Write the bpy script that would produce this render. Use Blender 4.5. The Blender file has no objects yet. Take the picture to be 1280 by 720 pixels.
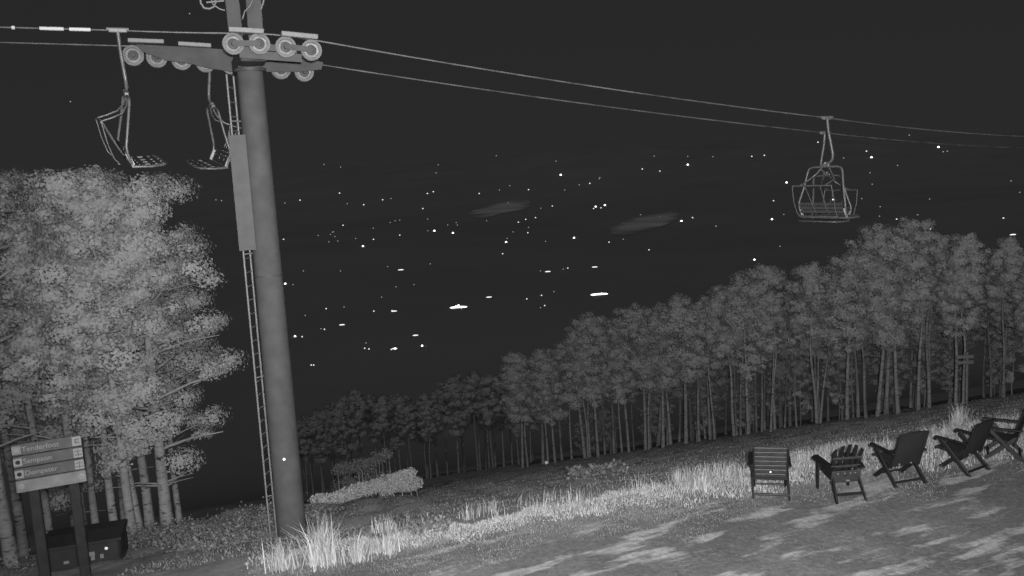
import bpy, math, random
import numpy as np
from mathutils import Vector, Matrix

random.seed(7)
rng = np.random.default_rng(11)
SC = bpy.context.scene
COL = SC.collection
R = math.radians

# ------------------------------------------------------------------ camera
F_PX = 1100.0
PITCH, ROLL = R(7.7), R(3.4)
CAM = Vector((0, 0, 6.0))
FW = Vector((0, math.cos(PITCH), -math.sin(PITCH)))
R0 = Vector((1, 0, 0))
U0 = Vector((0, math.sin(PITCH), math.cos(PITCH)))
RT = R0 * math.cos(ROLL) - U0 * math.sin(ROLL)
UP = R0 * math.sin(ROLL) + U0 * math.cos(ROLL)

cd = bpy.data.cameras.new('camera')
cam = bpy.data.objects.new('camera', cd)
COL.objects.link(cam)
m3 = Matrix((RT, UP, -FW)).transposed()
cam.matrix_world = Matrix.Translation(CAM) @ m3.to_4x4()
cd.sensor_width = 36
cd.lens = 36 * F_PX / 1280
cd.clip_start = 0.1
cd.clip_end = 80000
SC.camera = cam


def ray(px, py):
    return FW + RT * ((px - 640) / F_PX) - UP * ((py - 360) / F_PX)


def P(px, py, d):
    """point seen at photo pixel (px,py) at forward ground distance d (y)"""
    v = ray(px, py)
    return CAM + v * (d / v.y)


# ------------------------------------------------------------------ terrain
def softplus(t):
    return np.where(t > 30, t, np.log1p(np.exp(np.minimum(t, 30))))


def terr(x, y):
    x = np.asarray(x, float)
    y = np.asarray(y, float)
    L = .1 * x - .335 * (y - 15.3)
    k = .22
    h = -k * softplus(-L / k)
    amp = np.clip(-h * .25, 0.0, 1) * .05 + .012
    h = h + amp * (np.sin(x * 1.7 + y * .6) + np.sin(y * 2.3 - x * .9 + 1.3) + .7 * np.sin(x * 4.1 + y * 3.3))
    h = h + .55 * np.exp(-((x + 8.5) ** 2 / 14 + (y - 25) ** 2 / 22))
    h = h - .38 * np.exp(-((x + 4.9) ** 2 / 2.5 + (y - 18.8) ** 2 / 3))     # hollow round the tower footing
    r = np.hypot(x, y)
    az = np.arctan2(x, y)
    t = np.clip((r - 7000) / 9000, 0, 1)
    t = t * t * (3 - 2 * t)
    V = -320 + t * (560 + 90 * np.sin(az * 9 + .6) + 60 * np.sin(az * 23) + 25 * np.sin(az * 57))
    w = np.clip((r - 400) / 1500, 0, 1)
    V = V + w * (1 - t) * 12 * np.sin(x / 700.) * np.sin(y / 900.)
    return V + 20 * softplus((h - V) / 20)


def tz(x, y):
    return float(terr(x, y))


def hit(px, py, t0=8.0):
    v = ray(px, py)
    t, step = t0, .05
    prev = t
    while t < 60000:
        p = CAM + v * t
        if p.z < tz(p.x, p.y):
            a, b = prev, t
            for _ in range(30):
                mid = (a + b) / 2
                q = CAM + v * mid
                if q.z < tz(q.x, q.y):
                    b = mid
                else:
                    a = mid
            return CAM + v * b
        prev = t
        step = max(.05, t * .01)
        t += step
    return CAM + v * 20000


# ------------------------------------------------------------------ materials
def mat(name, col, rough=.8, metal=0.0, var=.0, scale=6.0, spec=.3, bump=0.0, bscale=30.):
    m = bpy.data.materials.new(name)
    m.use_nodes = True
    nt = m.node_tree
    b = nt.nodes['Principled BSDF']
    b.inputs['Roughness'].default_value = rough
    b.inputs['Metallic'].default_value = metal
    b.inputs['Specular IOR Level'].default_value = spec
    g = (col, col, col, 1)
    b.inputs['Base Color'].default_value = g
    if var or bump:
        tc = nt.nodes.new('ShaderNodeTexCoord')
    if var:
        n = nt.nodes.new('ShaderNodeTexNoise')
        n.inputs['Scale'].default_value = scale
        n.inputs['Detail'].default_value = 5
        nt.links.new(tc.outputs['Object'], n.inputs['Vector'])
        r = nt.nodes.new('ShaderNodeValToRGB')
        lo, hi = col * (1 - var), col * (1 + var)
        r.color_ramp.elements[0].position = .3
        r.color_ramp.elements[1].position = .7
        r.color_ramp.elements[0].color = (lo, lo, lo, 1)
        r.color_ramp.elements[1].color = (hi, hi, hi, 1)
        nt.links.new(n.outputs['Fac'], r.inputs['Fac'])
        nt.links.new(r.outputs['Color'], b.inputs['Base Color'])
    if bump:
        n2 = nt.nodes.new('ShaderNodeTexNoise')
        n2.inputs['Scale'].default_value = bscale
        n2.inputs['Detail'].default_value = 4
        nt.links.new(tc.outputs['Object'], n2.inputs['Vector'])
        bp = nt.nodes.new('ShaderNodeBump')
        bp.inputs['Strength'].default_value = bump
        bp.inputs['Distance'].default_value = .02
        nt.links.new(n2.outputs['Fac'], bp.inputs['Height'])
        nt.links.new(bp.outputs['Normal'], b.inputs['Normal'])
    return m


def emit(name, s):
    m = bpy.data.materials.new(name)
    m.use_nodes = True
    nt = m.node_tree
    b = nt.nodes['Principled BSDF']
    b.inputs['Base Color'].default_value = (.5, .5, .5, 1)
    b.inputs['Emission Color'].default_value = (1, 1, 1, 1)
    b.inputs['Emission Strength'].default_value = s
    return m


def leaf_mat(name, col, var=.35):
    """foliage: every leaf its own tone (random per island), double sided"""
    m = bpy.data.materials.new(name)
    m.use_nodes = True
    nt = m.node_tree
    b = nt.nodes['Principled BSDF']
    b.inputs['Roughness'].default_value = .7
    b.inputs['Specular IOR Level'].default_value = .2
    g = nt.nodes.new('ShaderNodeNewGeometry')
    mr = nt.nodes.new('ShaderNodeMapRange')
    mr.inputs['To Min'].default_value = col * (1 - var)
    mr.inputs['To Max'].default_value = col * (1 + var)
    nt.links.new(g.outputs['Random Per Island'], mr.inputs['Value'])
    cmb = nt.nodes.new('ShaderNodeCombineColor')
    for i in range(3):
        nt.links.new(mr.outputs[0], cmb.inputs[i])
    nt.links.new(cmb.outputs[0], b.inputs['Base Color'])
    return m


def bark_mat(name, col):
    m = bpy.data.materials.new(name)
    m.use_nodes = True
    nt = m.node_tree
    b = nt.nodes['Principled BSDF']
    b.inputs['Roughness'].default_value = .8
    b.inputs['Specular IOR Level'].default_value = .15
    tc = nt.nodes.new('ShaderNodeTexCoord')
    mp = nt.nodes.new('ShaderNodeMapping')
    mp.inputs['Scale'].default_value = (3.5, 3.5, 11)
    nt.links.new(tc.outputs['Object'], mp.inputs['Vector'])
    n = nt.nodes.new('ShaderNodeTexNoise')
    n.inputs['Scale'].default_value = 1.3
    n.inputs['Detail'].default_value = 6
    nt.links.new(mp.outputs[0], n.inputs['Vector'])
    r = nt.nodes.new('ShaderNodeValToRGB')
    e = r.color_ramp.elements
    e[0].position, e[1].position = .34, .43
    e[0].color = (col * .25,) * 3 + (1,)
    e[1].color = (col * .9,) * 3 + (1,)
    x = e.new(.7)
    x.color = (col * 1.12,) * 3 + (1,)
    nt.links.new(n.outputs['Fac'], r.inputs['Fac'])
    n2 = nt.nodes.new('ShaderNodeTexNoise')
    n2.inputs['Scale'].default_value = .8
    n2.inputs['Detail'].default_value = 3
    nt.links.new(tc.outputs['Object'], n2.inputs['Vector'])
    mr = nt.nodes.new('ShaderNodeMapRange')
    mr.inputs['From Min'].default_value = .3
    mr.inputs['From Max'].default_value = .7
    mr.inputs['To Min'].default_value = .72
    mr.inputs['To Max'].default_value = 1.12
    nt.links.new(n2.outputs['Fac'], mr.inputs['Value'])
    mx = nt.nodes.new('ShaderNodeMix')
    mx.data_type = 'RGBA'
    mx.blend_type = 'MULTIPLY'
    mx.inputs['Factor'].default_value = 1
    nt.links.new(r.outputs['Color'], mx.inputs['A'])
    cm = nt.nodes.new('ShaderNodeCombineColor')
    for i in range(3):
        nt.links.new(mr.outputs[0], cm.inputs[i])
    nt.links.new(cm.outputs[0], mx.inputs['B'])
    nt.links.new(mx.outputs['Result'], b.inputs['Base Color'])
    return m


M = dict(
    steel=mat('tower_steel', .066, .9, .0, .15, 3, .08, .1, 40),
    steel_dark=mat('dark_steel', .045, .6, 0, .15, 5),
    galv=mat('galvanised', .13, .5, 0, .15, 12, .5),
    tube=mat('chair_tube', .085, .4, .0, .3, 9, .5),
    seat=mat('seat_slat', .04, .7, 0, .2, 10),
    pale=mat('pale_pad', .28, .6, 0, .1, 10),
    rubber=mat('sheave_rubber', .12, .7, 0, .2, 8),
    rim=mat('sheave_rim', .26, .4, .2, .3, 9, .5),  # metal ring, its specular shine partly painted in as a bright base tone
    rope=mat('rope', .075, .5, 0, .55, 2.2, .5),  # strong pale mottling paints glints along the strands
    sleeve=mat('rope_sleeve', .5, .6),
    plastic=mat('dark_plastic', .008, .5, 0, .25, 14, .25),
    plastic2=mat('weathered_plastic', .022, .5, 0, .35, 18, .4),
    fabric=mat('sling_fabric', .011, .8, 0, .2, 30, .2),
    white=mat('white_mark', .8, .4, 0, 0, 1, .5),
    signbrd=mat('sign_board', .045, .6, 0, .2, 7),
    signpale=mat('sign_lettering', .15, .6),
    signink=mat('sign_ink', .006, .7),
    wood=mat('pale_timber', .115, .8, 0, .2, 5, .2, .3, 20),
    post=mat('dark_timber', .016, .85, 0, .25, 5, .2, .3, 20),
    cabinet=mat('cabinet_paint', .016, .5, 0, .25, 3, .35),
    sticker=mat('sticker', .13, .6),
    bark=bark_mat('aspen_bark', .21),
    leaf=leaf_mat('aspen_leaf', .208, .08),
    straw=leaf_mat('dry_grass', .24, .35),
    stubble=leaf_mat('stubble', .13, .3),
    herb=leaf_mat('slope_grass', .12, .4),
    shrub=leaf_mat('shrub_leaf', .10, .4),
    brush=leaf_mat('pale_brush', .30, .3),
    field=mat('pale_field', .42, .9, 0, .25, .0025),
)
LAMP = [emit('lamp_dim', .35), emit('lamp_mid', 1.1), emit('lamp_bright', 4.0)]


# ------------------------------------------------------------------ mesh helpers
class MB:
    def __init__(s):
        s.v, s.f, s.mi, s.sm = [], [], [], []

    def add(s, vs, fs, mi=0, smooth=False):
        o = len(s.v)
        s.v += [tuple(v) for v in vs]
        s.f += [tuple(i + o for i in f) for f in fs]
        s.mi += [mi] * len(fs)
        s.sm += [smooth] * len(fs)

    def obox(s, c, ax, ay, az, hx, hy, hz, mi=0, bev=0.0):
        """box with half sizes along unit axes, chamfered vertical-ish edges when bev"""
        c, ax, ay, az = Vector(c), Vector(ax).normalized(), Vector(ay).normalized(), Vector(az).normalized()
        if bev <= 0:
            vs = [c + ax * (hx * i) + ay * (hy * j) + az * (hz * k) for k in (-1, 1) for i, j in ((-1, -1), (1, -1), (1, 1), (-1, 1))]
            s.add(vs, [(3, 2, 1, 0), (4, 5, 6, 7), (0, 1, 5, 4), (1, 2, 6, 5), (2, 3, 7, 6), (3, 0, 4, 7)], mi)
        else:
            b = bev
            ring = [(-hx + b, -hy), (hx - b, -hy), (hx, -hy + b), (hx, hy - b), (hx - b, hy), (-hx + b, hy), (-hx, hy - b), (-hx, -hy + b)]
            ringi = [(x * (1 - b / hx), y * (1 - b / hy)) for x, y in ring]
            vs = []
            for rg, z in ((ringi, -hz), (ring, -hz + b), (ring, hz - b), (ringi, hz)):
                vs += [c + ax * x + ay * y + az * z for x, y in rg]
            fs = [tuple(range(7, -1, -1)), tuple(range(24, 32))]
            for k in range(3):
                for i in range(8):
                    j = (i + 1) % 8
                    fs.append((k * 8 + i, k * 8 + j, k * 8 + 8 + j, k * 8 + 8 + i))
            s.add(vs, fs, mi)

    def box(s, c, h, mi=0, bev=0.0):
        s.obox(c, (1, 0, 0), (0, 1, 0), (0, 0, 1), h[0], h[1], h[2], mi, bev)

    def bar(s, a, b, w, t, up=(0, 0, 1), mi=0, bev=0.0):
        """rectangular bar from a to b: width w across (perp to up), thickness t along up"""
        a, b = Vector(a), Vector(b)
        d = (b - a)
        L = d.length
        d.normalize()
        u = Vector(up)
        x = d.cross(u)
        if x.length < 1e-4:
            x = d.cross(Vector((1, 0, 0)))
        x.normalize()
        u = x.cross(d)
        s.obox((a + b) / 2, x, u, d, w / 2, t / 2, L / 2, mi, bev)

    def tube(s, pts, r, n=8, mi=0, caps=True):
        pts = [Vector(p) for p in pts]
        k = len(pts)
        rs = r if isinstance(r, (list, tuple)) else [r] * k
        t0 = (pts[1] - pts[0]).normalized()
        ref = Vector((0, 0, 1)) if abs(t0.z) < .9 else Vector((1, 0, 0))
        x = t0.cross(ref).normalized()
        vs = []
        for i in range(k):
            t = (pts[min(i + 1, k - 1)] - pts[max(i - 1, 0)]).normalized()
            x = (x - t * x.dot(t)).normalized()
            y = t.cross(x)
            for j in range(n):
                a = 2 * math.pi * j / n
                vs.append(pts[i] + (x * math.cos(a) + y * math.sin(a)) * rs[i])
        fs = []
        for i in range(k - 1):
            for j in range(n):
                q = (j + 1) % n
                fs.append((i * n + j, i * n + q, i * n + n + q, i * n + n + j))
        s.add(vs, fs, mi, True)
        if caps:
            s.add(vs[:n], [tuple(range(n - 1, -1, -1))], mi)
            s.add(vs[-n:], [tuple(range(n))], mi)

    def lathe(s, c, ax, prof, n=24, mis=None):
        """prof: list of (radius, along axis); mis per segment"""
        c, ax = Vector(c), Vector(ax).normalized()
        x = ax.orthogonal().normalized()
        y = ax.cross(x)
        for i in range(len(prof) - 1):
            vs = []
            for rr, h in (prof[i], prof[i + 1]):
                for j in range(n):
                    a = 2 * math.pi * j / n
                    vs.append(c + ax * h + (x * math.cos(a) + y * math.sin(a)) * max(rr, 1e-4))
            s.add(vs, [(j, (j + 1) % n, n + (j + 1) % n, n + j) for j in range(n)], mis[i] if mis else 0, True)

    def prism(s, pts, off, mi=0):
        pts = [Vector(p) for p in pts]
        off = Vector(off)
        n = len(pts)
        vs = pts + [p + off for p in pts]
        fs = [tuple(range(n)), tuple(range(2 * n - 1, n - 1, -1))]
        fs += [(i, n + i, n + (i + 1) % n, (i + 1) % n) for i in range(n)]
        s.add(vs, fs, mi)

    def mesh(s, name, mats):
        me = bpy.data.meshes.new(name)
        me.from_pydata(s.v, [], s.f)
        for m in (mats if isinstance(mats, (list, tuple)) else [mats]):
            me.materials.append(m)
        me.polygons.foreach_set('material_index', s.mi)
        me.polygons.foreach_set('use_smooth', s.sm)
        import bmesh
        bm = bmesh.new()
        bm.from_mesh(me)
        bmesh.ops.recalc_face_normals(bm, faces=bm.faces)
        bm.to_mesh(me)
        bm.free()
        return me

    def build(s, name, mats, parent=None):
        return link(name, s.mesh(name, mats), parent)


def link(name, me, parent=None):
    o = bpy.data.objects.new(name, me)
    COL.objects.link(o)
    if parent is not None:
        o.parent = parent
    return o


def empty(name, loc=(0, 0, 0), rz=0.0):
    o = bpy.data.objects.new(name, None)
    COL.objects.link(o)
    o.location = loc
    o.rotation_euler = (0, 0, rz)
    o.empty_display_size = .2
    return o


def tag(o, label=None, cat=None, group=None, kind=None):
    for k, v in (('label', label), ('category', cat), ('group', group), ('kind', kind)):
        if v:
            o[k] = v
    return o


KIDS = {}


def copy_tree(o, parent=None):
    c = o.copy()
    COL.objects.link(c)
    if parent is not None:
        c.parent = parent
    for ch in list(o.children):
        copy_tree(ch, c)
    return c


def np_mesh(name, verts, tris_or_quads, mats, smooth=False):
    me = bpy.data.meshes.new(name)
    f = np.asarray(tris_or_quads, np.int32)
    n, k = f.shape
    me.vertices.add(len(verts))
    me.vertices.foreach_set('co', np.asarray(verts, np.float32).ravel())
    me.loops.add(n * k)
    me.loops.foreach_set('vertex_index', f.ravel())
    me.polygons.add(n)
    me.polygons.foreach_set('loop_start', np.arange(0, n * k, k, dtype=np.int32))
    me.polygons.foreach_set('use_smooth', np.full(n, smooth))
    for m in (mats if isinstance(mats, (list, tuple)) else [mats]):
        me.materials.append(m)
    me.update(calc_edges=True)
    me.validate()
    return me


def leaf_cards(C, size, g, out=None, loose=.32):
    """rhombic leaves at centres C (n,3); with OUT they tend to face outward from their clump"""
    n = len(C)
    nn = g.normal(size=(n, 3))
    nn /= np.linalg.norm(nn, axis=1)[:, None]
    if out is not None:
        nn = nn * loose + out
        nn /= np.linalg.norm(nn, axis=1)[:, None] + 1e-9
    a = g.normal(size=(n, 3))
    a -= nn * (a * nn).sum(1)[:, None]
    a /= np.linalg.norm(a, axis=1)[:, None]
    b = np.cross(nn, a)
    sz = (size * g.uniform(.6, 1.35, n))[:, None]
    V = np.stack([C - a * sz * .5, C + b * sz * .42 - a * sz * .05, C + a * sz * .55, C - b * sz * .42 - a * sz * .05], 1).reshape(-1, 3)
    Fq = np.arange(4 * n).reshape(n, 4)
    return V, Fq


def blades(Pb, hgt, wid, g, lean=.35, bias=(0, 0)):
    """grass blades: base points (n,3), each a bent two piece blade (quad + tri as 3 tris)"""
    n = len(Pb)
    th = g.uniform(0, 2 * math.pi, n)
    dx, dy = np.cos(th), np.sin(th)
    ph = g.uniform(0, 2 * math.pi, n)
    ln = np.abs(g.normal(0, lean, n)) * hgt
    lx, ly = np.cos(ph) * ln + bias[0] * hgt, np.sin(ph) * ln + bias[1] * hgt
    z0 = np.zeros(n)
    w = wid * g.uniform(.6, 1.3, n)
    A = Pb + np.stack([dx * w * .5, dy * w * .5, z0 - .02], 1)
    B = Pb - np.stack([dx * w * .5, dy * w * .5, z0 + .02], 1)
    mid = Pb + np.stack([lx * .3, ly * .3, hgt * .55], 1)
    Cc = mid + np.stack([dx * w * .4, dy * w * .4, z0], 1)
    D = mid - np.stack([dx * w * .4, dy * w * .4, z0], 1)
    T = Pb + np.stack([lx, ly, hgt * np.maximum(.55, 1 - .3 * ln / hgt)], 1)
    V = np.stack([A, B, Cc, D, T], 1).reshape(-1, 3)
    i = np.arange(n)[:, None] * 5
    Ft = np.concatenate([i + [0, 1, 3], i + [0, 3, 2], i + [2, 3, 4]], 0)
    return V, Ft


# ------------------------------------------------------------------ ground sheet
def build_ground():
    rr = [0.8]
    while rr[-1] < 32000:
        step = 1.022 if rr[-1] < 120 else 1.04
        rr.append(rr[-1] * step)
    rr = np.array(rr)
    az = np.concatenate([np.arange(-180, -38, 4.0), np.arange(-38, 38, .33), np.arange(38, 180, 4.0)])
    az = np.radians(az)
    A, Rr = np.meshgrid(az, rr)
    X, Y = Rr * np.sin(A), Rr * np.cos(A)
    Z = terr(X, Y)
    V = np.stack([X, Y, Z], -1).reshape(-1, 3)
    V = np.vstack([V, [[0, 0, tz(0, 0)]]])
    nr, na = len(rr), len(az)
    i, j = np.meshgrid(np.arange(nr - 1), np.arange(na), indexing='ij')
    q = (j + 1) % na
    Fq = np.stack([i * na + j, i * na + q, (i + 1) * na + q, (i + 1) * na + j], -1).reshape(-1, 4)[:, ::-1]
    c = len(V) - 1
    Fc = np.array([[c, c, 0, 0]])
    me = np_mesh('ground', V[:], Fq, GM, True)
    z = V[:, 2]
    zone = np.clip((-z - .12) / .5, 0, 1)
    at = me.attributes.new('slope_zone', 'FLOAT', 'POINT')
    vv = np.empty(len(me.vertices) * 3, np.float32)
    me.vertices.foreach_get('co', vv)
    zz = vv.reshape(-1, 3)[:, 2]
    at.data.foreach_set('value', np.clip((-zz - .10) / .45, 0, 1).astype(np.float32))
    at2 = me.attributes.new('valley_zone', 'FLOAT', 'POINT')
    at2.data.foreach_set('value', np.clip((-zz - 40) / 80, 0, 1).astype(np.float32))
    rad = np.hypot(vv.reshape(-1, 3)[:, 0], vv.reshape(-1, 3)[:, 1])
    at2.data.foreach_set('value', np.maximum(np.clip((-zz - 40) / 80, 0, 1), np.clip((rad - 3000) / 500, 0, 1)).astype(np.float32))
    at3 = me.attributes.new('verge_zone', 'FLOAT', 'POINT')
    xy = vv.reshape(-1, 3)
    cd_ = xy[:, 1] - (15.3 + .3 * xy[:, 0])
    wob = .25 * np.sin(xy[:, 0] * 1.3) + .2 * np.sin(xy[:, 0] * 3.1 + 1)
    vz = np.clip((cd_ + wob + 1.7 + .06 * np.clip(xy[:, 0], 0, 12)) / .9, 0, 1) * np.clip((.5 - cd_) / .5, 0, 1)
    at3.data.foreach_set('value', (vz * .85).astype(np.float32))
    o = link('ground', me)
    tag(o, 'bare dry terrace dropping away as a dark ski slope to the valley', kind='structure')
    return o


def ground_material():
    m = bpy.data.materials.new('ground')
    m.use_nodes = True
    nt = m.node_tree
    N, Lk = nt.nodes, nt.links
    b = N['Principled BSDF']
    b.inputs['Roughness'].default_value = .95
    b.inputs['Specular IOR Level'].default_value = .05
    tc = N.new('ShaderNodeTexCoord')

    def noise(scale, detail, vec, rough=.55):
        n = N.new('ShaderNodeTexNoise')
        n.inputs['Scale'].default_value = scale
        n.inputs['Detail'].default_value = detail
        n.inputs['Roughness'].default_value = rough
        Lk.new(vec, n.inputs['Vector'])
        return n.outputs['Fac']

    def ramp(fac, stops):
        r = N.new('ShaderNodeValToRGB')
        e = r.color_ramp.elements
        while len(e) < len(stops):
            e.new(.5)
        for k, (p, v) in enumerate(stops):
            e[k].position = p
            e[k].color = (v, v, v, 1)
        Lk.new(fac, r.inputs['Fac'])
        return r.outputs['Color']

    def mix(fac, a, c, mode='MIX'):
        x = N.new('ShaderNodeMix')
        x.data_type = 'RGBA'
        x.blend_type = mode
        if hasattr(fac, 'is_linked'):
            Lk.new(fac, x.inputs['Factor'])
        else:
            x.inputs['Factor'].default_value = fac
        Lk.new(a, x.inputs['A'])
        Lk.new(c, x.inputs['B'])
        return x.outputs['Result']

    obj = tc.outputs['Object']
    # streaks of pale cut straw lying along the terrace edge
    mp = N.new('ShaderNodeMapping')
    mp.vector_type = 'TEXTURE'
    mp.inputs['Rotation'].default_value = (0, 0, R(22))
    mp.inputs['Scale'].default_value = (1.25, .36, 1)
    Lk.new(obj, mp.inputs['Vector'])
    st = ramp(noise(.85, 4, mp.outputs[0], .6), [(.0, 0), (.53, 0), (.62, 1)])
    base = ramp(noise(.55, 7, obj, .65), [(.25, .078), (.5, .106), (.75, .14)])
    fine = ramp(noise(9, 6, obj, .7), [(.25, .6), (.75, 1.35)])
    pale = N.new('ShaderNodeRGB')
    pale.outputs[0].default_value = (.25, .25, .25, 1)
    plat = mix(st, base, pale.outputs[0])
    plat = mix(1.0, plat, fine, 'MULTIPLY')
    slope = ramp(noise(.9, 7, obj, .7), [(.25, .24), (.5, .31), (.78, .4)])
    slope = mix(1.0, slope, fine, 'MULTIPLY')
    val = ramp(noise(.0011, 6, obj, .6), [(.3, .19), (.7, .225)])
    a1 = N.new('ShaderNodeAttribute')
    a1.attribute_name = 'slope_zone'
    av = N.new('ShaderNodeAttribute')
    av.attribute_name = 'verge_zone'
    litter = ramp(noise(3.5, 6, obj, .7), [(.3, .12), (.7, .24)])
    a2 = N.new('ShaderNodeAttribute')
    a2.attribute_name = 'valley_zone'
    c = mix(a1.outputs['Fac'], plat, slope)
    c = mix(av.outputs['Fac'], c, litter)
    c = mix(a2.outputs['Fac'], c, val)
    Lk.new(c, b.inputs['Base Color'])
    bp = N.new('ShaderNodeBump')
    bp.inputs['Strength'].default_value = .7
    bp.inputs['Distance'].default_value = .03
    Lk.new(noise(14, 6, obj, .7), bp.inputs['Height'])
    Lk.new(bp.outputs[0], b.inputs['Normal'])
    return m


GM = ground_material()
build_ground()


# ------------------------------------------------------------------ grass
def crest(x):
    return 15.3 + .3 * x


def ground_pts(x, y):
    return np.stack([x, y, terr(x, y)], 1)


def stuff_grass():
    g = np.random.default_rng(3)
    VV, FF, o = [], [], 0

    def put(V, Fc):
        nonlocal o
        VV.append(V)
        FF.append(Fc + o)
        o += len(V)

    # bright dry verge along the lip of the terrace
    n = 90000
    x = g.uniform(-4.6, 17, n)
    back = np.clip(.75 + .09 * (x + 3), .7, 2.0)          # how far it reaches back on to the terrace
    u = g.uniform(0, 1, n) ** .9
    edge = .16 * np.sin(x * 1.3) + .12 * np.sin(x * 3.7 + 1) + .08 * np.sin(x * 8.1)
    lip = .7 * np.clip((x - 1.5) / 4, 0, 1)
    y = crest(x) - .05 + lip - u * (back + lip) + edge
    clump = .5 + .5 * np.sin(x * 5.1 + 1.7 * np.sin(y * 3)) * np.sin(y * 6.3 + x * 2.1)
    keep = g.uniform(0, 1, n) < (.3 + .7 * clump) * np.clip(1.3 - u * 1.05, .12, 1) * np.clip((x + 4.6) / .8, .15, 1)
    x, y, u = x[keep], y[keep], u[keep]
    h = g.uniform(.03, .1, len(x)) * (1.15 - .5 * u) * (1 + .45 * np.sin(x * 2.2) * np.sin(y * 1.7 + 2)) * (1 + 1.0 * np.clip((x - 2) / 5, 0, 1))
    put(*blades(ground_pts(x, y), np.maximum(h, .025), .011, g, .7, (-.15, 0)))
    # seed stalks standing proud along the lip, in groups
    cx = np.concatenate([g.normal(-2.2, .4, 5), g.normal(.2, .5, 7), g.uniform(-4, 2, 8), g.normal(3.5, .4, 22), g.uniform(2, 16, 40)])
    for c in cx:
        k = int(g.integers(10, 26))
        xx = c + g.normal(0, .12, k)
        yy = crest(c) + g.uniform(-.25, .55) + g.normal(0, .1, k)
        put(*blades(ground_pts(xx, yy), g.uniform(.12, .34, k), .011, g, .3))
    me = np_mesh('verge_grass', np.vstack(VV), np.vstack(FF), M['straw'])
    tag(link('verge_grass', me), 'bright dry grass growing along the lip of the terrace', 'grass', kind='stuff')

    # darker growth on the slope and round the trees
    VV, FF, o = [], [], 0
    n = 110000
    x = g.uniform(-16, 26, n)
    s = .25 + 38 * g.uniform(0, 1, n) ** 1.8
    y = crest(x) + s
    keep = (np.abs(x) < y * .68) & ~((x < -6.8) & (y < 17.0)) & (g.uniform(0, 1, n) < .35 + .65 * (.5 + .5 * np.sin(x * 1.1 + np.sin(y * .8) * 2) * np.sin(y * .9 + x * .3)))
    x, y = x[keep], y[keep]
    put(*blades(ground_pts(x, y), g.uniform(.02, .065, len(x)), .014, g, 1.1))
    # broad leaved low growth, foot of the aspens
    for cx_, cy_, rad, k in ((-8.0, 19.6, .9, 1500), (-6.9, 17.4, .35, 600), (-6.5, 18.7, .8, 1000), (-9.6, 21.2, 1.3, 1600), (-6.2, 21.5, 1.3, 1200), (-11.3, 21.0, 1.2, 1200)):
        xx, yy = g.normal(cx_, rad * .6, k), g.normal(cy_, rad * .6, k)
        pts = ground_pts(xx, yy)
        pts[:, 2] += np.abs(g.normal(0, .14, k))
        V, Fq = leaf_cards(pts, np.full(k, .065), g)
        put(V, np.vstack([Fq[:, [0, 1, 2]], Fq[:, [0, 2, 3]]]))
    me = np_mesh('slope_grass', np.vstack(VV), np.vstack(FF), M['herb'])
    tag(link('slope_grass', me), 'low dim grass and weeds covering the ski slope', 'grass', kind='stuff')

    # short trodden stubble on the terrace
    n = 14000
    x = g.uniform(-4, 16, n)
    y = 9.5 + (crest(x) - 10.0) * g.uniform(0, 1, n)
    cl = .5 + .5 * np.sin(x * 2.3 + 2 * np.sin(y * 2.1)) * np.sin(y * 3.7 - x)
    keep = g.uniform(0, 1, n) < .15 + .7 * cl ** 2
    x, y = x[keep], y[keep]
    V, Fc = blades(ground_pts(x, y), g.uniform(.01, .03, len(x)), .008, g, 1.2)
    n = 60000
    x = g.uniform(-4.4, 17, n)
    u = g.uniform(0, 1, n) ** 1.7
    y = crest(x) - .5 - u * (1.6 + .1 * np.clip(x, 0, 12)) + .3 * np.sin(x * 1.7) + .2 * np.sin(x * 4.3)
    keep = (g.uniform(0, 1, n) < .25 + .75 * (.5 + .5 * np.sin(x * 3.3 + 2 * np.sin(y * 2.7)) * np.sin(y * 4.1 - x)) ** 1.5)
    x, y, u = x[keep], y[keep], u[keep]
    F2 = blades(ground_pts(x, y), g.uniform(.015, .06, len(x)) * (1.2 - .6 * u), .009, g, .9, (-.2, 0))
    Fc = np.vstack([Fc, F2[1] + len(V)])
    V = np.vstack([V, F2[0]])
    me = np_mesh('stubble', V, Fc, M['stubble'])
    tag(link('stubble', me), 'short trodden stubble scattered over the bare terrace', 'grass', kind='stuff')

    # single big tufts
    tufts = [(404, 706, .9, 260, 'largest dry grass tuft, fanning out at the foot of the lift tower'),
             (446, 702, .55, 130, 'smaller pale grass tuft just beside the big one at the tower foot'),
             (352, 712, .6, 150, 'upright grass tuft right under the ladder of the lift tower'),
             (484, 692, .45, 90, 'spiky grass tuft between tower foot and open slope'),
             (1198, 531, .62, 150, 'tall feathery grass plume between the last two folding chairs'),
             (880, 612, .5, 110, 'tall stalky grass tuft to the tree side of the slatted chair')]
    for px, py, h, k, lab in tufts:
        c = hit(px, py)
        a = g.uniform(0, 2 * math.pi, k)
        rr = np.abs(g.normal(0, h * .2, k))
        pts = np.stack([np.cos(a) * rr, np.sin(a) * rr, np.zeros(k)], 1)
        V, Fc = blades(pts, h * g.uniform(.45, 1.05, k), .014, g, .42)
        me = np_mesh('grass_tuft', V, Fc, M['straw'])
        o_ = link('grass_tuft', me)
        o_.location = (c.x, c.y, tz(c.x, c.y) - .02)
        tag(o_, lab, 'grass tuft', 'single tall grass tufts')


stuff_grass()


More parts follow.
